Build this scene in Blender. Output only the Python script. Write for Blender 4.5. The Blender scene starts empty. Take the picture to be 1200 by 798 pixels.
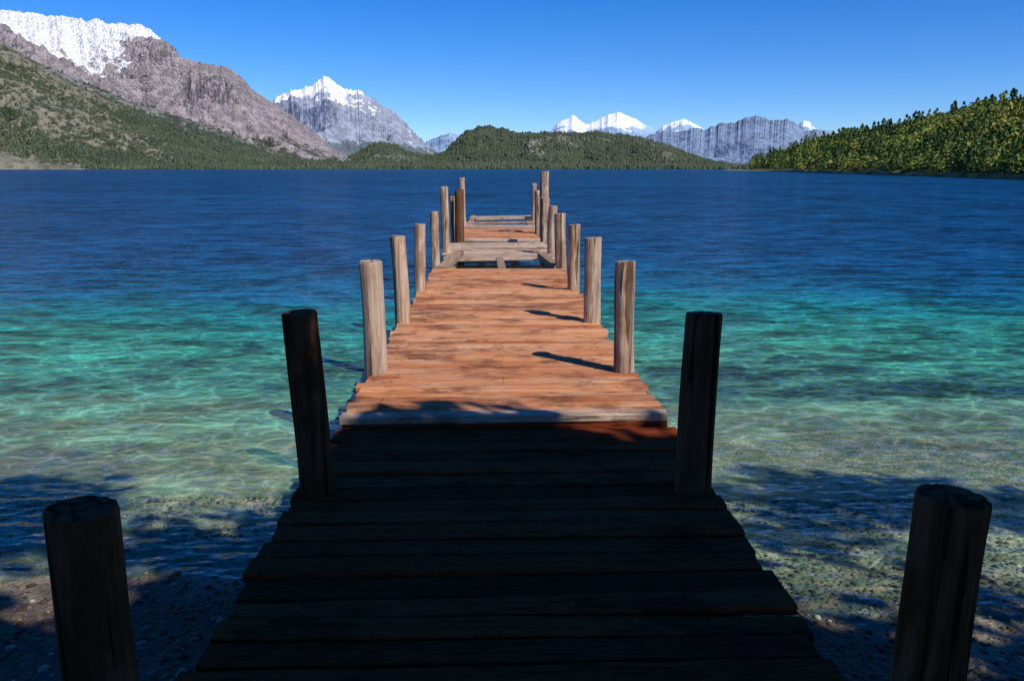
import bpy, math, random
import numpy as np
from mathutils import Vector
random.seed(7); rng=np.random.default_rng(7)
S=bpy.context.scene
S.view_settings.view_transform='Standard'; S.view_settings.look='None'; S.view_settings.exposure=0
# ------------------------------------------------------------------ camera
CAMX,CAMZ=-0.06,2.11; YAW=math.radians(1.25); PIT=math.radians(12.16); FPX=933.3
cd=bpy.data.cameras.new('camera'); cam=bpy.data.objects.new('camera',cd); S.collection.objects.link(cam)
cam.location=(CAMX,0,CAMZ); cam.rotation_euler=(math.pi/2-PIT,0,-YAW)
cd.lens=28; cd.sensor_width=36; cd.clip_end=80000; cd.clip_start=0.05; S.camera=cam
def ray(u,v):
    u=np.asarray(u,float); v=np.asarray(v,float)
    cx=(u-600)/FPX; cy=-(v-399)/FPX
    F=np.array([math.sin(YAW)*math.cos(PIT),math.cos(YAW)*math.cos(PIT),-math.sin(PIT)])
    R=np.array([math.cos(YAW),-math.sin(YAW),0]); U=np.cross(R,F)
    d=F[None]+cx[:,None]*R+cy[:,None]*U
    return np.arctan2(d[:,0],d[:,1]), d[:,2]/np.hypot(d[:,0],d[:,1])
# ------------------------------------------------------------------ world + sun
sd=Vector((0.5,-0.5,0.707)).normalized()
w=bpy.data.worlds.new('World'); S.world=w; w.use_nodes=True
nt=w.node_tree; nt.nodes.clear()
sky=nt.nodes.new('ShaderNodeTexSky'); sky.sky_type='NISHITA'; sky.sun_disc=False
sky.sun_elevation=math.radians(45); sky.sun_rotation=math.radians(135)
sky.altitude=1500; sky.air_density=1.0; sky.dust_density=0.0; sky.ozone_density=3.0
hs=nt.nodes.new('ShaderNodeHueSaturation'); hs.inputs['Saturation'].default_value=1.42; hs.inputs['Value'].default_value=1.0
tm=nt.nodes.new('ShaderNodeMix'); tm.data_type='RGBA'; tm.blend_type='MULTIPLY'; tm.inputs[0].default_value=1; tm.inputs[7].default_value=(.74,.95,1.38,1)
bg=nt.nodes.new('ShaderNodeBackground'); bg.inputs[1].default_value=0.1
wo=nt.nodes.new('ShaderNodeOutputWorld')
nt.links.new(sky.outputs[0],hs.inputs['Color']); nt.links.new(hs.outputs[0],tm.inputs[6]); nt.links.new(tm.outputs[2],bg.inputs[0]); nt.links.new(bg.outputs[0],wo.inputs[0])
sl=bpy.data.lights.new('sun','SUN'); sl.energy=5.0; sl.angle=math.radians(0.5); sl.color=(1,0.94,0.84)
so=bpy.data.objects.new('sun',sl); S.collection.objects.link(so); so.rotation_euler=sd.to_track_quat('Z','Y').to_euler()
# ------------------------------------------------------------------ numpy noise
_perm=rng.random((256,256))
def vnoise(x,y):
    xi=np.floor(x).astype(int); yi=np.floor(y).astype(int); fx=x-xi; fy=y-yi
    fx=fx*fx*(3-2*fx); fy=fy*fy*(3-2*fy)
    g=lambda a,b:_perm[a%256,b%256]
    return (g(xi,yi)*(1-fx)+g(xi+1,yi)*fx)*(1-fy)+(g(xi,yi+1)*(1-fx)+g(xi+1,yi+1)*fx)*fy
def fbm(x,y,o=5,rid=False,gain=.5):
    s=0;a=1;t=0
    for i in range(o):
        n=vnoise(x+i*17.3,y+i*9.1)
        if rid: n=1-abs(2*n-1); n=n*n
        s=s+a*n;t+=a;a*=gain;x,y=x*1.9+y*.7,y*1.9-x*.7
    return s/t
def sst(a,b,x):
    t=np.clip((x-a)/(b-a),0,1); return t*t*(3-2*t)
# ------------------------------------------------------------------ mesh helpers
def npmesh(name,V,F,mat,attrs=None,smooth=False,parent=None):
    V=np.asarray(V,np.float32); F=np.asarray(F,np.int32); k=F.shape[1]
    m=bpy.data.meshes.new(name); m.vertices.add(len(V)); m.vertices.foreach_set('co',V.ravel())
    m.loops.add(F.size); m.loops.foreach_set('vertex_index',F.ravel())
    m.polygons.add(len(F)); m.polygons.foreach_set('loop_start',np.arange(0,F.size,k,dtype=np.int32))
    m.update(calc_edges=True); m.validate()
    if smooth: m.polygons.foreach_set('use_smooth',np.ones(len(m.polygons),bool))
    if attrs:
        for n,a in attrs.items():
            at=m.attributes.new(n,'FLOAT','POINT'); at.data.foreach_set('value',np.asarray(a,np.float32).ravel())
    m.materials.append(mat); o=bpy.data.objects.new(name,m); S.collection.objects.link(o)
    if parent: o.parent=parent
    return o
def gridfaces(nr,nc):
    i=np.arange(nr*nc).reshape(nr,nc)
    return np.stack([i[:-1,:-1],i[:-1,1:],i[1:,1:],i[1:,:-1]],-1).reshape(-1,4)
class MB:
    def __init__(s): s.v=[];s.f=[]
    def sweep(s,rings,cap=True):
        b=len(s.v); n=len(rings[0])
        for r in rings: s.v+= [tuple(p) for p in r]
        for i in range(len(rings)-1):
            for j in range(n):
                k=(j+1)%n; s.f.append((b+i*n+j,b+i*n+k,b+(i+1)*n+k,b+(i+1)*n+j))
        if cap:
            s.f.append(tuple(b+j for j in range(n))[::-1]); e=b+(len(rings)-1)*n
            s.f.append(tuple(e+j for j in range(n)))
    def beam(s,p0,p1,wd,h,ch=.006,jit=.003,n=9,warp=.0):
        p0=Vector(p0);p1=Vector(p1);d=(p1-p0).normalized()
        side=Vector((-d.y,d.x,0)); 
        side=side.normalized() if side.length>.01 else Vector((1,0,0))
        up=side.cross(d)*-1
        if up.z<0: up=-up
        prof=[(-wd/2+ch,-h/2),(wd/2-ch,-h/2),(wd/2,-h/2+ch),(wd/2,h/2-ch),(wd/2-ch,h/2),(-wd/2+ch,h/2),(-wd/2,h/2-ch),(-wd/2,-h/2+ch)]
        rings=[];ph=random.random()*6;a1=random.gauss(0,warp)
        for i in range(n):
            t=i/(n-1);c=p0.lerp(p1,t)+side*(random.gauss(0,jit*.5))+up*(a1*math.sin(t*3+ph))
            jl=random.gauss(0,jit);jr=random.gauss(0,jit)
            rings.append([c+side*(a+(jr if a>0 else jl))+up*b for a,b in prof])
        s.sweep(rings)
    def tube(s,pts,rad,n=12,irr=0,cap=True):
        rings=[];ir=[1+random.gauss(0,irr) for _ in range(n)]
        for i,p in enumerate(pts):
            p=Vector(p);q=Vector(pts[min(i+1,len(pts)-1)])-Vector(pts[max(i-1,0)]);q.normalize()
            a=q.cross(Vector((0,1,0.01))).normalized();b=q.cross(a)
            rings.append([p+(a*math.cos(k/n*6.28318)+b*math.sin(k/n*6.28318))*rad[i]*ir[k] for k in range(n)])
        s.sweep(rings,cap)
    def obj(s,name,mat,parent=None,smooth=False):
        m=bpy.data.meshes.new(name);m.from_pydata(s.v,[],s.f);m.update();m.materials.append(mat)
        if smooth: m.polygons.foreach_set('use_smooth',[len(p.vertices)<5 for p in m.polygons])
        o=bpy.data.objects.new(name,m);S.collection.objects.link(o)
        if parent:o.parent=parent
        return o
# ------------------------------------------------------------------ materials helper
class M:
    def __init__(s,name,rough=.8,spec=.3):
        s.m=bpy.data.materials.new(name);s.m.use_nodes=True;s.t=s.m.node_tree;s.n=s.t.nodes
        s.b=s.n['Principled BSDF'];s.b.inputs['Roughness'].default_value=rough;s.b.inputs['Specular IOR Level'].default_value=spec
        s.geo=s.n.new('ShaderNodeNewGeometry');s.tc=s.n.new('ShaderNodeTexCoord')
    def L(s,a,b): s.t.links.new(a,b)
    def val(s,x,inp):
        if isinstance(x,(int,float)): inp.default_value=x
        elif isinstance(x,tuple): inp.default_value=x+(1,) if len(x)==3 and len(inp.default_value)==4 else x
        else: s.L(x,inp)
    def math(s,op,a,b=0,c=0,clamp=False):
        n=s.n.new('ShaderNodeMath');n.operation=op;n.use_clamp=clamp
        for i,x in enumerate((a,b,c)): s.val(x,n.inputs[i])
        return n.outputs[0]
    def vm(s,op,a,b):
        n=s.n.new('ShaderNodeVectorMath');n.operation=op;s.val(a,n.inputs[0]);s.val(b,n.inputs[1]);return n.outputs[0]
    def noise(s,scale,det=4,vec=None,st=(1,1,1),rough=.5,dist=0,col=False):
        n=s.n.new('ShaderNodeTexNoise');v=vec if vec is not None else s.geo.outputs['Position']
        if st!=(1,1,1): v=s.vm('MULTIPLY',v,st)
        s.L(v,n.inputs['Vector']);n.inputs['Scale'].default_value=scale;n.inputs['Detail'].default_value=det
        n.inputs['Roughness'].default_value=rough;n.inputs['Distortion'].default_value=dist
        return n.outputs['Color' if col else 'Fac']
    def noise2(s,scale,det=2,st=(1,1,1),rough=.5):
        o=s.noise(scale,det,None,st,rough);o.node.noise_dimensions='2D';return o
    def voro(s,scale,vec=None,feat='F1',out='Distance',st=(1,1,1),two=False):
        n=s.n.new('ShaderNodeTexVoronoi');n.feature=feat;v=vec if vec is not None else s.geo.outputs['Position']
        if two:n.voronoi_dimensions='2D'
        if st!=(1,1,1): v=s.vm('MULTIPLY',v,st)
        s.L(v,n.inputs['Vector']);n.inputs['Scale'].default_value=scale;return n.outputs[out]
    def ramp(s,f,stops):
        n=s.n.new('ShaderNodeValToRGB');s.L(f,n.inputs[0]);e=n.color_ramp.elements
        while len(e)<len(stops):e.new(.5)
        for i,(p,c) in enumerate(stops):
            e[i].position=p;e[i].color=(c,c,c,1) if isinstance(c,(int,float)) else c+(1,)
        return n.outputs[0]
    def mix(s,f,a,b,bt='MIX'):
        n=s.n.new('ShaderNodeMix');n.data_type='RGBA';n.blend_type=bt
        s.val(f,n.inputs[0]);s.val(a,n.inputs[6]);s.val(b,n.inputs[7]);return n.outputs[2]
    def rng(s,x,a,b,c=0,d=1):
        n=s.n.new('ShaderNodeMapRange');s.val(x,n.inputs[0]);n.inputs[1].default_value=a;n.inputs[2].default_value=b
        n.inputs[3].default_value=c;n.inputs[4].default_value=d;return n.outputs[0]
    def bump(s,h,dist,st=1,nrm=None):
        n=s.n.new('ShaderNodeBump');s.val(h,n.inputs['Height']);n.inputs['Distance'].default_value=dist;n.inputs['Strength'].default_value=st
        if nrm is not None:s.L(nrm,n.inputs['Normal'])
        return n.outputs[0]
    def attr(s,name):
        n=s.n.new('ShaderNodeAttribute');n.attribute_name=name;return n.outputs['Fac']
    def col(s,c): s.val(c,s.b.inputs['Base Color'])
    def nrm(s,x): s.L(x,s.b.inputs['Normal'])
# ------------------------------------------------------------------ wood
def wood(name,stops,st,dark=(.05,.03,.02),darkamt=.5,rough=.75,spec=.25,gray=None):
    m=M(name,rough,spec);ri=m.geo.outputs['Random Per Island']
    cx=m.n.new('ShaderNodeCombineXYZ');m.L(m.math('MULTIPLY',ri,37.0),cx.inputs[0]);m.L(m.math('MULTIPLY',ri,91.0),cx.inputs[2]);
    v=m.vm('ADD',m.geo.outputs['Position'],cx.outputs[0])
    g=m.noise(1,5,v,st,.65);g2=m.noise(1,2,v,tuple(k*3.1 for k in st),.6)
    base=m.ramp(m.math('ADD',m.math('MULTIPLY',g,.6),m.math('ADD',m.math('MULTIPLY',ri,.36),m.math('MULTIPLY',g2,.12))),stops)
    blot=m.noise(2.2,6,None,(1,1.5,1),.75)
    if gray: base=m.mix(m.rng(m.noise(1.3,5,v,(1,2.5,1),.7),.48,.66,0,.55),base,gray)
    c=m.mix(m.rng(blot,.50,.62,0,darkamt),base,dark)
    cr=m.ramp(g2,[(.32,.25),(.42,1)])
    c=m.mix(.85,c,cr,'MULTIPLY')
    m.col(c);h=m.math('ADD',g,m.math('MULTIPLY',g2,.8));m.nrm(m.bump(h,.008,1))
    return m.m
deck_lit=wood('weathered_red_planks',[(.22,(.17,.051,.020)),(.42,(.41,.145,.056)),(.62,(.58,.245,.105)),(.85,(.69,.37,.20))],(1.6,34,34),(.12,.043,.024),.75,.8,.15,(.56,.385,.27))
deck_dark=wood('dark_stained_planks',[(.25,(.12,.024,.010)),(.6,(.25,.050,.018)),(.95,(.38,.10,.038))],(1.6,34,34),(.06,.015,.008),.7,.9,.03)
pale=wood('pale_old_boards',[(.22,(.26,.155,.10)),(.55,(.50,.35,.25)),(.9,(.62,.50,.39))],(1.6,34,34),(.14,.075,.045),.6)
beamM=wood('old_beams',[(.25,(.16,.10,.06)),(.6,(.34,.23,.14)),(.95,(.50,.38,.26))],(30,1.6,30),(.06,.04,.03),.5)
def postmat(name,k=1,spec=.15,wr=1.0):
    m=M(name,.9,spec);oi=m.n.new('ShaderNodeObjectInfo').outputs['Random']
    cx=m.n.new('ShaderNodeCombineXYZ');m.L(m.math('MULTIPLY',oi,57.0),cx.inputs[2]);v=m.vm('ADD',m.geo.outputs['Position'],cx.outputs[0])
    g=m.noise(1,6,v,(24,24,1.3),.7,.4);l=m.noise(1,4,v,(6,6,2.2),.7)
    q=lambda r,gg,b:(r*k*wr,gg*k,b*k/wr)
    c=m.ramp(g,[(.28,q(.085,.052,.036)),(.42,q(.34,.22,.145)),(.55,q(.52,.37,.265)),(.75,q(.67,.55,.44))])
    c=m.mix(m.rng(l,.44,.58,0,.9),c,q(.27,.14,.075))
    c=m.mix(m.math('MULTIPLY',oi,.3),c,q(.44,.40,.36))
    up=m.n.new('ShaderNodeSeparateXYZ');m.L(m.geo.outputs['True Normal'],up.inputs[0])
    eg=m.noise(34,5,m.geo.outputs['Position'],(1,1,.01),.7)
    cr0=m.voro(9,m.vm('ADD',m.geo.outputs['Position'],m.vm('MULTIPLY',m.noise(12,3,col=True),(.05,.05,0))),'DISTANCE_TO_EDGE')
    top=m.mix(1,m.ramp(eg,[(.3,q(.14,.10,.07)),(.7,q(.60,.50,.40))]),m.ramp(cr0,[(.0,.10),(.06,1)]),'MULTIPLY')
    c=m.mix(m.rng(up.outputs[2],.8,.9),c,top)
    crk=m.ramp(m.noise(1,3,v,(15,15,.6),.5,.8),[(.37,0.0),(.42,1.0)])
    c=m.mix(.85,c,m.mix(crk,(.2,.16,.13),(1,1,1)),'MULTIPLY')
    m.col(c)
    m.nrm(m.bump(m.math('ADD',g,m.math('MULTIPLY',crk,.9)),.014,1));return m.m
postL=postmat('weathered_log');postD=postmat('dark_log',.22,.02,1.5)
iron=M('rusty_nail',.6,.3);iron.col((.05,.03,.02));iron=iron.m
# ------------------------------------------------------------------ pier
pier=bpy.data.objects.new('wooden_pier',None);S.collection.objects.link(pier)
ZF,ZD=.56,.62
a=MB();nail=MB();y=.35
def nails(x,y,z,r=.0042):
    n=6
    nail.sweep([[(x+r*math.cos(k/n*6.283),y+r*math.sin(k/n*6.283),z-.004) for k in range(n)],[(x+r*.8*math.cos(k/n*6.283),y+r*.8*math.sin(k/n*6.283),z+.001) for k in range(n)]])
while y<4.50:
    wd=random.uniform(.120,.160);yy=y+wd/2;t=random.gauss(0,.005)
    if y+wd>4.5: wd=4.655-y; yy=y+wd/2
    x1=-1.03+random.gauss(0,.014);x2=1.02+random.gauss(0,.014)
    a.beam((x1,yy-t,ZF-.02+random.gauss(0,.005)),(x2,yy+t,ZF-.02+random.gauss(0,.005)),wd,.04,.007,.003,13,.004)
    for xx in(-.8,0,.8):
        for q in(-.04,.04):nails(xx+random.gauss(0,.012),yy+q,ZF+.003)
    y+=wd+random.uniform(.008,.022)
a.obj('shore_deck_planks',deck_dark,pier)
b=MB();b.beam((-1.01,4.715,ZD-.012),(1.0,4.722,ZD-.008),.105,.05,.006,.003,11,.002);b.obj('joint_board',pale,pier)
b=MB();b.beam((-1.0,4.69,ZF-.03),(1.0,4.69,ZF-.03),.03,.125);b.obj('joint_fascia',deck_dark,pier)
a=MB();y=4.785
while y<12.05:
    wd=random.uniform(.095,.135);yy=y+wd/2;t=random.gauss(0,.005)
    x1=-1.0+random.gauss(0,.016);x2=.985+random.gauss(0,.016)
    a.beam((x1,yy-t,ZD-.02+random.gauss(0,.004)),(x2,yy+t,ZD-.02+random.gauss(0,.004)),wd,.04,.005,.003,13,.005)
    for xx in(-.8,0,.8):
        for q in(-.03,.03):nails(xx+random.gauss(0,.014),yy+q,ZD+.002)
    y+=wd+random.uniform(.005,.015)
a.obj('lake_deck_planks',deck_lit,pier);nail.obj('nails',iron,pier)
a=MB()
y=13.5
while y<16.2:
    wd=random.uniform(.15,.2)
    x1=-.97+random.gauss(0,.05);x2=1.0+random.gauss(0,.05)
    if not(14.75<y<15.0): a.beam((x1,y+wd/2,ZD-.02+random.gauss(0,.012)),(x2,y+wd/2+random.gauss(0,.02),ZD-.02+random.gauss(0,.012)),wd,.04,.006,.004,9,.008)
    y+=wd+random.uniform(.01,.04)
a.beam((-.95,20.9,ZD),(.93,20.9,ZD),.22,.05);a.beam((-.6,23.3,ZD+.06),(1.15,23.5,ZD+.1),.2,.07)
a.beam((-.9,21.4,ZD),(.95,21.2,ZD),.2,.05);a.beam((-.85,22.2,ZD+.02),(1.1,22.35,ZD+.03),.18,.06);a.beam((-.8,24.6,ZD+.03),(1.1,24.7,ZD+.05),.2,.07)
a.beam((-.98,17.3,ZD-.02),(1.0,17.25,ZD-.02),.2,.06)
a.obj('outer_platform_boards',pale,pier)
a=MB();y=17.8
while y<20.6:
    wd=random.uniform(.13,.17)
    if random.random()>.15: a.beam((-.85+random.gauss(0,.05),y,ZD-.03),(.9+random.gauss(0,.05),y+random.gauss(0,.02),ZD-.03),wd,.04,.006,.003,9,.004)
    y+=wd+.02
a.obj('far_platform_boards',deck_lit,pier)
a=MB()
for x in(-.8,0,.8):
    a.beam((x,.3,ZF-.045-.075),(x,4.60,ZF-.045-.075),.09,.15,.008,.003,20)
    a.beam((x+.03,4.72,ZD-.045-.08),(x+.03,16.6,ZD-.045-.08),.10,.15,.008,.003,40)
    a.beam((x*.95,16.7,ZD-.13),(x*.95,21.4,ZD-.13),.10,.14,.008,.003,20)
a.beam((-.75,21.4,ZD-.05),(-.72,25.2,ZD-.0),.12,.14);a.beam((.9,21.4,ZD-.1),(1.0,25.2,ZD-.0),.12,.14)
a.beam((-.88,12.1,ZD-.02),(-.66,13.6,ZD+.09),.15,.10);a.beam((.92,12.15,ZD-.02),(.72,13.4,ZD+.07),.13,.10);a.beam((.05,12.2,ZD-.03),(.02,13.3,ZD-.01),.12,.10)
for y in(1.95,3.65,5.86,7.85,9.95,12.1,14.3,16.5,18.9,21.2,23.4):
    z=(ZF if y<4.6 else ZD)-.045-.15-.07
    a.beam((-1.0,y-.13,z),(1.0,y-.13,z),.10,.14,.008,.003,12)
a.obj('support_beams',beamM,pier)
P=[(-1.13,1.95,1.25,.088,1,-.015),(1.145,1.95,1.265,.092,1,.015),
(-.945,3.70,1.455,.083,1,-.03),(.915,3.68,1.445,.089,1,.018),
(-.955,5.80,1.455,.083,0,-.014),(.905,5.80,1.45,.074,0,-.005),
(-.975,7.80,1.470,.073,0,-.035),(.905,7.80,1.455,.080,0,.008),
(-.985,9.88,1.45,.070,0,.012),(.92,9.88,1.44,.073,0,.012),
(-.98,12.35,1.47,.066,0,.01),(.95,12.2,1.45,.085,0,-0.015),
(-.93,14.3,1.80,.075,0,-.01),(.97,14.3,1.47,.078,0,.01),
(-.79,16.5,1.69,.095,2,.02),(-.93,16.8,1.55,.06,0,0),(.98,16.5,1.53,.095,0,-.01),
(1.10,18.9,2.05,.105,0,0.01),(-.90,21.4,1.88,.085,0,-.015),(.98,19.4,1.60,.07,0,0),(1.08,23.2,1.70,.075,0,0),(-.93,18.9,1.35,.08,0,.01),(1.14,21.4,1.45,.08,0,0)]
for i,p in enumerate(P):
    x,y,zt,r,dk=p[:5];ln=p[5] if len(p)>5 else random.gauss(0,.006)
    mb=MB();N=36;zb=-1.6 if y>4 else -.3;zd=.6
    zs=[zb]+[zd-.6+k*(zt-.012-(zd-.6))/16 for k in range(17)]+[zt-.003,zt]
    ph=random.random()*6;rings=[];flute=[random.gauss(0,.02) for _ in range(N)]
    flute=[(flute[k]+flute[k-1])/1.4 for k in range(N)]
    for _ in range(3): flute[random.randrange(N)]-=.06
    for j,z in enumerate(zs):
        rr=r*(1.03-.05*(z-zd))*(1+.014*math.sin(z*9+ph*3))
        if j==len(zs)-1: rr*=.90
        elif j==len(zs)-2: rr*=.97
        cx=x+ln*(z-zd)+.007*math.sin(z*3+ph);cy=y+.007*math.cos(z*2.3+ph)
        rings.append([(cx+rr*(1+flute[k]+.016*math.sin(z*5+k*.7+ph))*math.cos(k/N*6.28318),cy+rr*(1+flute[k])*math.sin(k/N*6.28318),z+(.07*rr*math.cos(k/N*6.28318+ph)+.012*rr*flute[k]*20 if j>14 else 0)) for k in range(N)])
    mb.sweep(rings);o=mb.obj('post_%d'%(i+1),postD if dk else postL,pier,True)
# ------------------------------------------------------------------ ground / lake bed
def bedz(x,y):
    yy=y+.35*np.sin(x*.35)+.25*(vnoise(x*.5+40,y*.5+40)-.5)
    return np.interp(yy,[-4000,-60,-8,0,3.7,5,8,11,14,25,60,40000],[40,6,1.3,.42,0,-.22,-.6,-1.1,-2.0,-6,-15,-25])
xs=np.concatenate([-np.geomspace(30000,12,30),np.linspace(-11.5,11.5,150),np.geomspace(12,30000,30)])
ys=np.concatenate([-np.geomspace(4000,4,16),np.linspace(-3.6,16,160),np.geomspace(16.5,38000,30)])
X,Y=np.meshgrid(xs,ys);Z=bedz(X,Y)+.05*(fbm(X*1.3,Y*1.3,3)-.5)*(np.abs(Y)<20)
g=M('gravel_and_lake_bed',.9,.12);sep=g.n.new('ShaderNodeSeparateXYZ');g.L(g.geo.outputs['Position'],sep.inputs[0])
n1=g.noise(28,4,None,rough=.7);vo=g.voro(34,out='Color');vd=vo.node.outputs['Distance']
gv=g.mix(.9,vo,(.12,.085,.055))
dry=g.mix(.45,g.ramp(n1,[(.3,(.04,.028,.018)),(.7,(.16,.12,.08))]),gv)
sand=g.mix(g.rng(g.noise(2.2,5,rough=.65),.38,.62),(.72,.65,.45),(.44,.40,.26))
sand=g.mix(.35,sand,g.ramp(g.noise(14,4,rough=.7),[(.35,(.15,.14,.09)),(.65,(.82,.75,.56))]))
f=g.rng(g.math('ADD',sep.outputs[2],g.math('MULTIPLY',g.noise(1.2,3),.25)),.16,-.03)
g.col(g.mix(f,dry,sand));g.nrm(g.bump(g.math('ADD',vd,n1),.02,.7))
npmesh('ground',np.stack([X,Y,Z],-1).reshape(-1,3),gridfaces(len(ys),len(xs)),g.m,smooth=True)
t=(1+5**.5)/2
iv=np.array([(-1,t,0),(1,t,0),(-1,-t,0),(1,-t,0),(0,-1,t),(0,1,t),(0,-1,-t),(0,1,-t),(t,0,-1),(t,0,1),(-t,0,-1),(-t,0,1)],float);iv/=np.linalg.norm(iv[0])
iF=np.array([(0,11,5),(0,5,1),(0,1,7),(0,7,10),(0,10,11),(1,5,9),(5,11,4),(11,10,2),(10,7,6),(7,1,8),(3,9,4),(3,4,2),(3,2,6),(3,6,8),(3,8,9),(4,9,5),(2,4,11),(6,2,10),(8,6,7),(9,8,1)])
def instance(protoV,protoF,pos,scl,rot,nz=0):
    n=len(pos);k=len(protoV);c,s=np.cos(rot)[:,None],np.sin(rot)[:,None]
    V=protoV[None]*scl[:,None,:]*(1+nz*rng.standard_normal((n,k,1)))
    x=V[...,0]*c-V[...,1]*s;y=V[...,0]*s+V[...,1]*c
    V=np.stack([x,y,V[...,2]],-1)+pos[:,None,:]
    F=protoF[None]+(np.arange(n)*k)[:,None,None]
    return V.reshape(-1,3),F.reshape(-1,protoF.shape[1])
n=24000;px=rng.uniform(-4.8,4.8,n);py=rng.uniform(.8,5.6,n);r=.005+.015*rng.random(n)**5+.0035*rng.random(n)
pz=bedz(px,py)+.05*(fbm(px*1.3,py*1.3,3)-.5)
V,F=instance(iv,iF,np.stack([px,py,pz+r*.15],-1),np.stack([r*1.3,r,r*.6],-1),rng.random(n)*6,.08)
pm=M('pebble',.75,.12);pm.col(pm.ramp(pm.geo.outputs['Random Per Island'],[(0,(.05,.038,.026)),(.5,(.13,.10,.07)),(.85,(.24,.195,.145)),(1,(.40,.35,.28))]))
npmesh('pebbles',V,F,pm.m,smooth=True)
# ------------------------------------------------------------------ water
wm=M('lake_water');nn=wm.n;nn.remove(wm.b);out=[k for k in nn if k.type=='OUTPUT_MATERIAL'][0]
sp=nn.new('ShaderNodeSeparateXYZ');wm.L(wm.geo.outputs['Position'],sp.inputs[0]);Yp=sp.outputs[1]
h1=wm.noise2(5.2,2,(.55,1.1,1),.6);h2=wm.noise2(1.8,3,(.42,1.0,1),.66);h3=wm.noise2(.45,4,(.5,.9,1),.66);h4=wm.noise2(.06,3,(.5,.9,1),.65)
Yw=wm.math('ADD',Yp,wm.math('MULTIPLY',wm.math('SUBTRACT',wm.noise2(.13,2),.5),5.0))
Yw=wm.math('ADD',Yw,wm.math('MULTIPLY',wm.math('SUBTRACT',h2,.5),2.8))
def stop(y):return (y-3)/27
yr=wm.rng(Yw,3,30)
body=wm.ramp(yr,[(stop(4),(.38,.57,.34)),(stop(6.5),(.18,.48,.30)),(stop(9),(.050,.33,.225)),(stop(11),(.014,.20,.19)),(stop(13.5),(.006,.092,.17)),(stop(18),(.005,.060,.155)),(stop(30),(.004,.052,.14))])
opac=wm.ramp(yr,[(stop(3.6),.0),(stop(5),.08),(stop(7),.28),(stop(10),.68),(stop(13.5),1.0)])
hh=wm.math('ADD',wm.math('MULTIPLY',h1,wm.rng(Yp,4,12,.03,.06)),wm.math('MULTIPLY',h2,wm.rng(Yp,4,14,.05,.26)))
hh=wm.math('ADD',hh,wm.math('MULTIPLY',wm.math('ADD',wm.math('MULTIPLY',h3,.9),wm.math('MULTIPLY',h4,2.4)),wm.rng(Yp,8,70)))
nr=wm.bump(hh,1.0,1.0)
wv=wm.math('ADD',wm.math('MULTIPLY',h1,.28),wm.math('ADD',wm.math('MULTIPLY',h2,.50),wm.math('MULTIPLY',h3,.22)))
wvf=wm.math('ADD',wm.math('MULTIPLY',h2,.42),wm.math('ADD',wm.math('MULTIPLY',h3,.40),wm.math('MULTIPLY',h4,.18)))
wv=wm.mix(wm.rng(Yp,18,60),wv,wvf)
body=wm.mix(1.0,body,wm.rng(wv,.41,.59,.35,1.65),'MULTIPLY')  # light and dark of the ripple rows painted into the body colour
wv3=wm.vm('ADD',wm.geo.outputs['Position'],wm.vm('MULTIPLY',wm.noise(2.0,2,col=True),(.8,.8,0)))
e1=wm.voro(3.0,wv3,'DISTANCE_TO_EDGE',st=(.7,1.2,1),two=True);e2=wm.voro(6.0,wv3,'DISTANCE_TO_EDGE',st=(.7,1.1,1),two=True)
caustic_net=wm.math('MAXIMUM',wm.ramp(e1,[(0,1.0),(.06,.45),(.16,0.0)]),wm.math('MULTIPLY',wm.ramp(e2,[(0,1.0),(.05,.4),(.13,0.0)]),.7))  # pattern of bright caustic lines, standing in for sunlight focused by waves
body=wm.mix(wm.rng(Yp,9,18,1,0),body,wm.mix(1,body,wm.rng(caustic_net,0,1,.80,1.75),'MULTIPLY'))  # caustic light painted into the body colour, fading offshore
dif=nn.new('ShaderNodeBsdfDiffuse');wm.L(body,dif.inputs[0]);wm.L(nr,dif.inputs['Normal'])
tr=nn.new('ShaderNodeBsdfTransparent');wm.L(wm.mix(caustic_net,(.52,.67,.57),(1,1,1)),tr.inputs[0])  # same caustic lines tint the transparency and the sunlight passing through
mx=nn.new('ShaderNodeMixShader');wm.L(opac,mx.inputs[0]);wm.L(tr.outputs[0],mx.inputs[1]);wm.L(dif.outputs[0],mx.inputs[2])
gl=nn.new('ShaderNodeBsdfGlossy');gl.inputs['Roughness'].default_value=.06;gl.inputs[0].default_value=(.9,.94,1,1);wm.L(nr,gl.inputs['Normal'])
fr=nn.new('ShaderNodeFresnel');fr.inputs[0].default_value=1.22;wm.L(nr,fr.inputs['Normal'])
mx2=nn.new('ShaderNodeMixShader');wm.L(wm.math('MINIMUM',fr.outputs[0],.34),mx2.inputs[0]);wm.L(mx.outputs[0],mx2.inputs[1]);wm.L(gl.outputs[0],mx2.inputs[2])
wm.L(mx2.outputs[0],out.inputs[0])
xs2=np.array([-30000,-1000,-50,0,50,1000,30000.]);ys2=np.array([1.5,10,50,500,5000,38000.])
X2,Y2=np.meshgrid(xs2,ys2);npmesh('lake_water',np.stack([X2,Y2,X2*0],-1).reshape(-1,3),gridfaces(6,7),wm.m)
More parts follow.
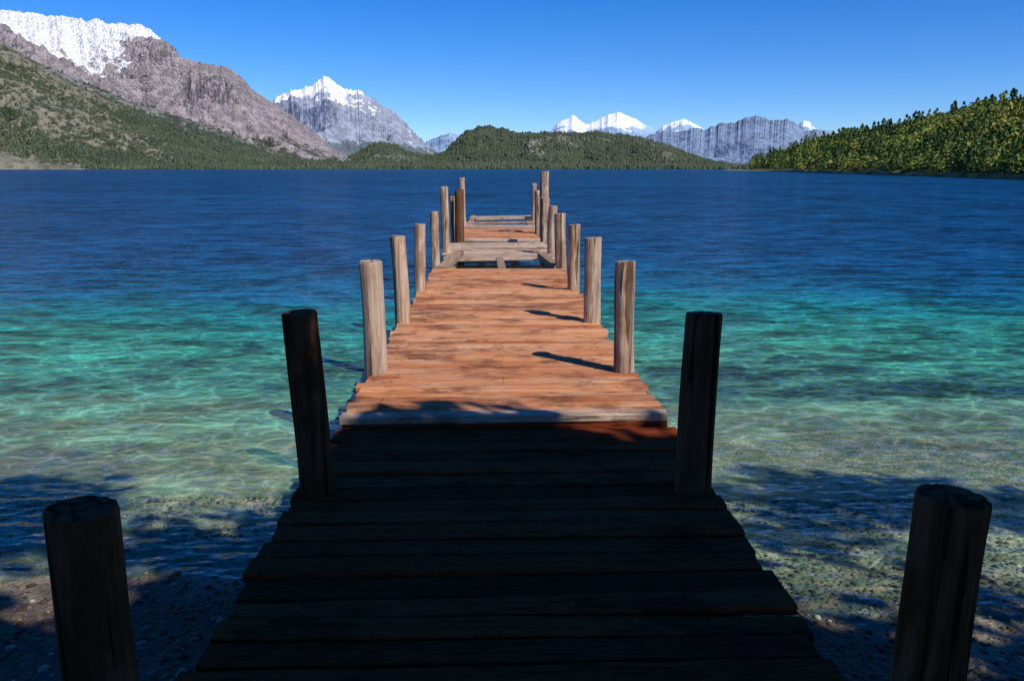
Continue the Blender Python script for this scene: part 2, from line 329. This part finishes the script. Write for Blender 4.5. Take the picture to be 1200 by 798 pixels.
# ------------------------------------------------------------------ terrain
def terrainmat(name,rock,rock2,forest,forest2,snow=(.94,.95,.97),sc=.01,bd=30):
    m=M(name,.95,.05);sn=m.attr('snow');fo=m.attr('forest')
    n1=m.noise(sc,6,None,rough=.65);n2=m.noise(sc*4,6,None,(1,1,1),.7)
    r=m.mix(m.rng(n2,.43,.57),rock,rock2);r=m.mix(m.rng(n1,.47,.6,0,.6),r,tuple(k*.45 for k in rock))
    fr=m.mix(m.rng(m.noise(sc*9,4,rough=.75),.35,.65),forest,forest2);fr=m.mix(m.rng(n1,.45,.62,0,.5),fr,tuple(k*.5 for k in forest))
    ff=m.rng(m.math('ADD',fo,m.math('MULTIPLY',m.math('SUBTRACT',m.math('ADD',m.math('MULTIPLY',n2,.6),m.math('MULTIPLY',n1,.4)),.5),2.2)),.42,.58)
    c=m.mix(ff,r,fr)
    sf=m.rng(m.math('ADD',sn,m.math('MULTIPLY',m.math('SUBTRACT',m.math('ADD',m.math('MULTIPLY',n1,.5),m.math('MULTIPLY',n2,.5)),.5),2.8)),.45,.53)
    c=m.mix(sf,c,snow);m.col(c);m.nrm(m.bump(m.math('ADD',n1,m.math('MULTIPLY',n2,.22)),bd,1));return m.m
def ridge(name,prof,Df,Dr,mat,maskfn,nu=500,ntt=110,amp=.25,fr=1/600.,p=1.25,jag=0.,stretch=.45,diag=.35,gain=.58):
    pu=[a[0] for a in prof];pv=[a[1] for a in prof]
    u=np.linspace(pu[0],pu[-1],nu);v=np.interp(u,pu,pv)
    v=v-jag*(fbm(u*.11,u*0+3.3,6,True,.6)-.45)*np.clip((198-v)/20,0,1)
    az,te=ray(u,v);D0=np.interp(u,*zip(*Df)) if isinstance(Df,list) else np.full(nu,float(Df));D1=np.interp(u,*zip(*Dr)) if isinstance(Dr,list) else np.full(nu,float(Dr))
    H=np.maximum(CAMZ+te*D1,.3);t=np.linspace(0,1.3,ntt)[:,None]
    rr=D0+(D1-D0)*t;sh=np.where(t<=1,np.clip(t,0,1)**p,1-(t-1)*1.5)
    xx=np.sin(az)*rr+CAMX;yy=np.cos(az)*rr
    along=az*D1+rr*diag
    wx=(fbm(along*fr*.8+9,rr*fr*.8,3)-.5)*1.2
    n=fbm(along*fr+5+wx,(rr*stretch)*fr+7,8,True,gain)-.40
    n2=fbm(along*fr*.35+2,(rr*stretch)*fr*.5,3)-.5
    env=np.clip(np.sin(np.pi*np.clip(t,0,1)**.85),0,1)+.06
    z=H*sh+amp*H*(n+n2*.6)*env
    z=np.where(t<=.001,-3,z)
    sn,fo=maskfn(np.broadcast_to(u,z.shape),z,t+0*z,H+0*z,n)
    npmesh(name,np.stack([xx,yy,z],-1).reshape(-1,3),gridfaces(ntt,nu),mat,{'snow':sn+0*z,'forest':fo+0*z},True)
    return dict(x=xx,y=yy,z=z,f=fo+0*z,t=t+0*z,D=D1)
mA=terrainmat('snowy_rock_massif',(.46,.40,.40),(.28,.24,.25),(.075,.09,.065),(.13,.135,.10),sc=.0045,bd=150)
def kA(u,z,t,H,n):
    line=np.interp(u,[-300,0,60,130,165,185,240,300],[760,820,790,720,860,1180,1330,1600])*1.0
    sn=sst(-220,220,z-line-n*650);sn=np.where(t>1,1,sn)*(1-.75*sst(165,195,u+n*60))+.14*sst(.4,1,t)
    fo=sst(200,-200,z+n*250-np.interp(u,[-300,100,200,300,400],[420,400,300,220,100]))
    return sn,fo
ridge('snowy_mountain',[(-320,25),(-100,5),(0,12),(40,17),(80,21),(120,28),(165,27),(175,33),(190,45),(212,66),(235,72),(265,78),(280,88),(300,108),(330,128),(360,150),(390,174),(420,190),(450,199)],4600,7000,mA,kA,900,220,.62,1/1150.,1.1,6,1.0,.35,.50)
mB=terrainmat('forested_slope',(.26,.24,.18),(.155,.155,.115),(.048,.064,.036),(.088,.102,.052),sc=.012,bd=40)
def kB(u,z,t,H,n): return 0*z,.72-.24*sst(.45,1,t)*(u<140)-.38*sst(.12,.0,t)*(u<90)-n*.7+.15*(u>200)
RB=ridge('forested_mountain_slope',[(-320,60),(-100,25),(0,52),(30,66),(60,86),(100,104),(150,126),(200,152),(235,170),(260,182),(300,190),(350,198)],2300,3600,mB,kB,700,160,.46,1/420.,1.05,5,.9,.3,.54)
mA2=terrainmat('middle_slope_m',(.28,.265,.245),(.19,.185,.175),(.055,.077,.065),(.085,.102,.078),sc=.008,bd=60)
RA2=ridge('middle_mountain_slope',[(-100,20),(0,48),(40,72),(90,92),(150,118),(200,134),(240,145),(280,163),(330,181),(380,192),(430,198)],3700,4900,mA2,lambda u,z,t,H,n:(0*z,.88-.32*sst(.5,1,t)-n*.5),600,130,.36,1/520.,1.1,4,.8,.2)
mC=terrainmat('grey_peak',(.36,.40,.49),(.24,.275,.35),(.125,.16,.19),(.155,.19,.21),sc=.0028,bd=110)  # grey rock, with bluish distance haze mixed into its colours
def kC(u,z,t,H,n): 
    return .10+.50*sst(.55,1.0,z/1150-n*.3)*sst(450,400,u)+.12*sst(.5,1,t)-n*.25,sst(420,150,z)
ridge('pointed_mountain',[(290,170),(310,128),(322,116),(340,106),(356,103),(366,98),(374,94),(380,89),(388,92),(396,99),(405,106),(420,105),(440,118),(460,131),(478,146),(492,162),(508,174),(530,190),(545,199)],8500,11500,mC,kC,600,180,.48,1/1700.,1.1,7,1.2,.5,.46)
mE=terrainmat('far_hazy_rock',(.30,.43,.60),(.23,.35,.50),(.16,.26,.37),(.18,.29,.40),snow=(.82,.87,.95),sc=.0011,bd=100)  # blue is distance haze painted into the rock, forest and snow colours
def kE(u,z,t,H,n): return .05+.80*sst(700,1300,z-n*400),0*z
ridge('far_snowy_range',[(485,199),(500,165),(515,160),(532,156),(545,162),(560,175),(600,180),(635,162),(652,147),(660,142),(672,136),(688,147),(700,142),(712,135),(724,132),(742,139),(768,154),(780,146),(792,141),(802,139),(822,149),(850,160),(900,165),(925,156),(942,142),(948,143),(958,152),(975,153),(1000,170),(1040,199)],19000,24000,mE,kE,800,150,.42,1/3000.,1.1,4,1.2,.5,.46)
def kE2(u,z,t,H,n): return .02+.16*sst(.8,1,t),sst(.5,0,t)*.8
mE2=terrainmat('hazy_rock_range',(.24,.32,.45),(.165,.23,.34),(.105,.155,.20),(.125,.18,.215),sc=.002,bd=130)  # rock and forest colours carry painted blue haze
ridge('hazy_mountain_range',[(690,199),(730,170),(760,159),(780,154),(800,154),(815,150),(830,151),(845,145),(858,145),(872,139),(885,135),(896,139),(908,143),(920,140),(930,144),(942,155),(955,152),(980,159),(1020,165),(1080,199)],12500,16000,mE2,kE2,700,160,.42,1/2400.,1.1,7,1.3,.6,.48)
mD=terrainmat('hill_forest',(.24,.23,.185),(.165,.165,.13),(.052,.071,.046),(.09,.107,.066),sc=.013,bd=20)
kD=lambda u,z,t,H,n:(0*z,.76-n*.9)
RD=ridge('forested_hill',[(470,199),(500,192),(520,180),(535,163),(548,154),(562,149),(575,148),(590,152),(605,156),(640,155),(660,157),(690,156),(715,157),(740,160),(765,166),(790,173),(812,182),(835,190),(860,195),(885,199)],3300,4300,mD,kD,700,120,.50,1/360.,1.05,5,.7,.3,.55)
RD2=ridge('forested_hill',[(340,199),(390,193),(410,184),(430,172),(446,167),(462,170),(480,178),(500,182),(530,180),(560,187),(600,199)],5200,6200,mD,kD,400,80,.4,1/450.,1.1,3,.5)
RD3=ridge('wooded_shore',[(150,199),(180,192),(220,188),(270,185),(330,189),(400,190),(450,191),(520,192),(560,193),(640,193),(700,195),(800,196),(880,197),(900,199)],2700,3100,mD,lambda u,z,t,H,n:(0*z,1+0*z),500,24,.2,1/200.,1,2,.5)
gF=M('undergrowth',.95,.05);gF.col(gF.mix(gF.rng(gF.noise(.15,4),.35,.65),(.07,.085,.03),(.24,.22,.11)))
shore=[(850,1100),(885,760),(950,440),(1050,275),(1200,185),(1400,130),(1700,100)]
RF=ridge('wooded_hill',[(850,199),(880,199),(893,194),(910,187),(935,179),(960,171),(1000,164),(1040,157),(1080,149),(1120,141),(1145,132),(1170,130),(1200,128),(1300,112),(1500,92),(1700,92)],shore,[(a,b*1.95) for a,b in shore],gF.m,lambda u,z,t,H,n:(0*z,1+0*z),300,60,.26,1/60.,.95,1,.5)
# ------------------------------------------------------------------ distant trees
def leafmat(name,c1,c2,c3):
    m=M(name,.7,.12);ti=m.attr('tint');c=m.ramp(ti,[(0,c1),(.55,c2),(1,c3)])
    c=m.mix(m.rng(m.geo.outputs['Random Per Island'],0,1,0,.35),c,tuple(k*.45 for k in c1));m.col(c);return m.m
def sample(R,n,minf=.4,tmax=1.1):
    nr,nc=R['z'].shape;i=rng.uniform(0,nr*min(1,tmax/1.3)-1.01,n);j=rng.uniform(0,nc-1.01,n);ii=i.astype(int);jj=j.astype(int);fi=i-ii;fj=j-jj
    def g(a):return (a[ii,jj]*(1-fi)+a[ii+1,jj]*fi)*(1-fj)+(a[ii,jj+1]*(1-fi)+a[ii+1,jj+1]*fi)*fj
    x,y,z,f=g(R['x']),g(R['y']),g(R['z']),g(R['f']);k=(f+rng.normal(0,.12,n)>minf)&(z>.2)
    return np.stack([x,y,z],-1)[k]
cone=np.array([(0,0,1.0)]+[(.42*math.cos(k*1.0472),.42*math.sin(k*1.0472),.55) for k in range(6)]+[(.5*math.cos(k*1.0472+.5),.5*math.sin(k*1.0472+.5),.1) for k in range(6)])
cF=[(0,1+k,1+(k+1)%6) for k in range(6)]
for k in range(6): cF+=[(1+k,7+k,1+(k+1)%6),(1+(k+1)%6,7+k,7+(k+1)%6)]
cF=np.array(cF)
def far_trees(name,R,n,size,mat,minf=.5):
    p=sample(R,n,minf);m=len(p);s=size*(.6+.8*rng.random(m));tall=.8+.6*rng.random(m)
    V,F=instance(cone,cF,p-np.array([0,0,size*.15]),np.stack([s,s,s*tall],-1),rng.random(m)*6,.16)
    ti=np.repeat(np.clip(fbm(p[:,0]/(size*12),p[:,1]/(size*12),3)*.9+rng.normal(0,.18,m),0,1),len(cone))
    npmesh(name,V,F,mat,{'tint':ti})
lfD=leafmat('distant_foliage',(.042,.062,.040),(.072,.093,.052),(.12,.13,.070))
far_trees('hillside_trees',RD,14000,8,lfD,.55)
far_trees('hillside_trees',RD2,5000,11,lfD,.55)
far_trees('shoreline_trees',RD3,8000,9,lfD,.3)
far_trees('hillside_trees',RB,22000,7,lfD,.52)
far_trees('hillside_trees',RA2,11000,10,lfD,.65)
def leafproto(n,conic):
    V=[];F=[]
    for i in range(n):
        t=rng.random();th=rng.random()*6.283
        if conic: z=.12+.88*t;rad=.34*(1-t)**.8*(.75+.5*rng.random())+.02
        else:
            ph=math.acos(1-2*t*.9);z=.56+.42*math.cos(ph);rad=.40*math.sin(ph)*(.7+.45*rng.random())
        c=np.array([rad*math.cos(th),rad*math.sin(th),z]);s=.080*(.7+.8*rng.random())
        nrm=np.array([math.cos(th),math.sin(th),.7])+rng.normal(0,.5,3);nrm/=np.linalg.norm(nrm)
        a=np.cross(nrm,[.1,.2,1]);a/=np.linalg.norm(a);b=np.cross(nrm,a);k=len(V)
        V+=[c+a*s,c+b*s*.8,c-a*s,c-b*s*.8];F.append((k,k+1,k+2,k+3))
    for (r0,z0,r1,z1) in [(.035,-.1,.015,.7)]:
        k=len(V)
        for q in range(4):V.append(np.array([r0*math.cos(q*1.57),r0*math.sin(q*1.57),z0]))
        for q in range(4):V.append(np.array([r1*math.cos(q*1.57),r1*math.sin(q*1.57),z1]))
        for q in range(4):F.append((k+q,k+(q+1)%4,k+4+(q+1)%4,k+4+q))
    return np.array(V),np.array(F)
lfF=leafmat('hill_foliage',(.045,.085,.022),(.17,.22,.038),(.36,.34,.065))
VV=[];FF=[];TT=[];off=0
pts=sample(RF,10500,.3,1.05);pts=pts[(pts[:,2]>.9)]
dist=np.hypot(pts[:,0],pts[:,1]);grp=rng.integers(0,6,len(pts))
zone=fbm(pts[:,0]/25,pts[:,1]/25,3)
for q in range(6):
    con=q<2;k=(grp==q)
    if con: k&=(zone>.47)
    p=pts[k];d=dist[k];m=len(p)
    s=(1.8+d*.0060)*(.6+.8*rng.random(m))*(1.3 if con else 1.0)
    pv,pf=leafproto(56,con);w=.85 if con else 1.25
    V,F=instance(pv,pf,p-np.array([0,0,.3]),np.stack([s*w,s*w,s*(1.25 if con else .95)],-1),rng.random(m)*6)
    ti=np.clip((.15 if con else .54)+(fbm(p[:,0]/14,p[:,1]/14,2)-.5)*1.5+rng.normal(0,.2,m),0,1)
    VV.append(V);FF.append(F+off);off+=len(V);TT.append(np.repeat(ti,len(pv)))
npmesh('hill_trees',np.concatenate(VV),np.concatenate(FF),lfF,{'tint':np.concatenate(TT)})
# ------------------------------------------------------------------ shade trees standing behind the viewer
bark=M('bark',.9,.1);bark.col(bark.ramp(bark.noise(1,4,None,(9,9,1.5)),[(.3,(.05,.04,.03)),(.7,(.16,.13,.10))]));bark=bark.m
leafN=leafmat('beech_leaves',(.045,.048,.015),(.075,.078,.02),(.12,.11,.03))
trunks=[(5.5,-4.2),(10.5,-5.5),(1.0,-5.0),(-3.8,-3.6),(8,-10),(15.5,-4.5)]
def edge(x):
    return np.interp(x,[-6,-3.6,-2.4,-1.6,-1.2,-.9,-.4,0,.5,1.1,1.45,2.4,4,6],[4.3,4.1,3.4,3.2,4.1,4.85,5.0,4.85,4.72,4.6,3.4,3.2,3.6,4.2])
C=[]
while len(C)<2300:
    sx=random.uniform(-7.5,8.5);sy=random.uniform(-5,5.5);h=random.uniform(3.4,9.5)
    e=float(edge(sx))-.28
    if sy<e-random.random()**2*.5: C.append((sx+.7071*h,sy-.7071*h,h+.5))
for gx in np.arange(-1.15,1.3,.24):
    for gy in np.arange(1.2,4.75,.24):
        if gy<float(edge(gx))-.22:
            h=random.uniform(4,7.5);sx=gx+random.gauss(0,.05);sy=gy+random.gauss(0,.05);C.append((sx+.7071*h,sy-.7071*h,h+.5))
for sx0,sy0,rx,ry,n in[(-3.3,4.95,1.0,.20,24),(-4.4,5.1,.8,.35,18),(3.5,5.1,1.0,.18,26),(4.6,4.7,.8,.35,18),(2.3,4.1,.5,.1,3),(-1.75,4.1,.25,.15,3),(-2.5,4.3,.5,.2,6)]:
    for _ in range(n):
        sx=random.gauss(sx0,rx*.5);sy=random.gauss(sy0,ry*.6);h=random.uniform(5,8);C.append((sx+.7071*h,sy-.7071*h,h+.5))
C=np.array(C);T=np.array(trunks);own=np.argmin(np.hypot(C[:,None,0]-T[None,:,0],C[:,None,1]-T[None,:,1]),1)
for ti,(tx,ty) in enumerate(trunks):
    par=bpy.data.objects.new('beech_tree',None);S.collection.objects.link(par)
    cl=C[own==ti];mb=MB();gz=float(bedz(np.array([float(tx)]),np.array([float(ty)]))[0])
    mb.tube([(tx+.1*math.sin(z),ty,gz-.3+z) for z in np.linspace(0,9,8)],list(np.linspace(.26,.07,8)),10,.05)
    if len(cl):
        for c in cl[::14]:
            z0=max(2.2,c[2]*.55);mid=((tx+c[0])/2,(ty+c[1])/2,(z0+c[2])/2+.4)
            mb.tube([(tx,ty,z0),mid,tuple(c)],[.06,.035,.01],6)
        nl=24;m=len(cl)*nl;cc=np.repeat(cl,nl,0)+rng.normal(0,.19,(m,3))
        nrm=rng.normal(0,1,(m,3));nrm[:,2]+=.6;nrm/=np.linalg.norm(nrm,axis=1)[:,None]
        a=np.cross(nrm,rng.normal(0,1,(m,3)));a/=np.linalg.norm(a,axis=1)[:,None];b=np.cross(nrm,a);s=(.08+.06*rng.random(m))[:,None]
        V=np.stack([cc+a*s*1.3,cc+b*s*.8,cc-a*s*1.3,cc-b*s*.8],1).reshape(-1,3);F=np.arange(m*4).reshape(-1,4)
        npmesh('leaves',V,F,leafN,{'tint':np.repeat(rng.random(m),4)},parent=par)
    mb.obj('trunk_and_limbs',bark,par,True)
print('done')
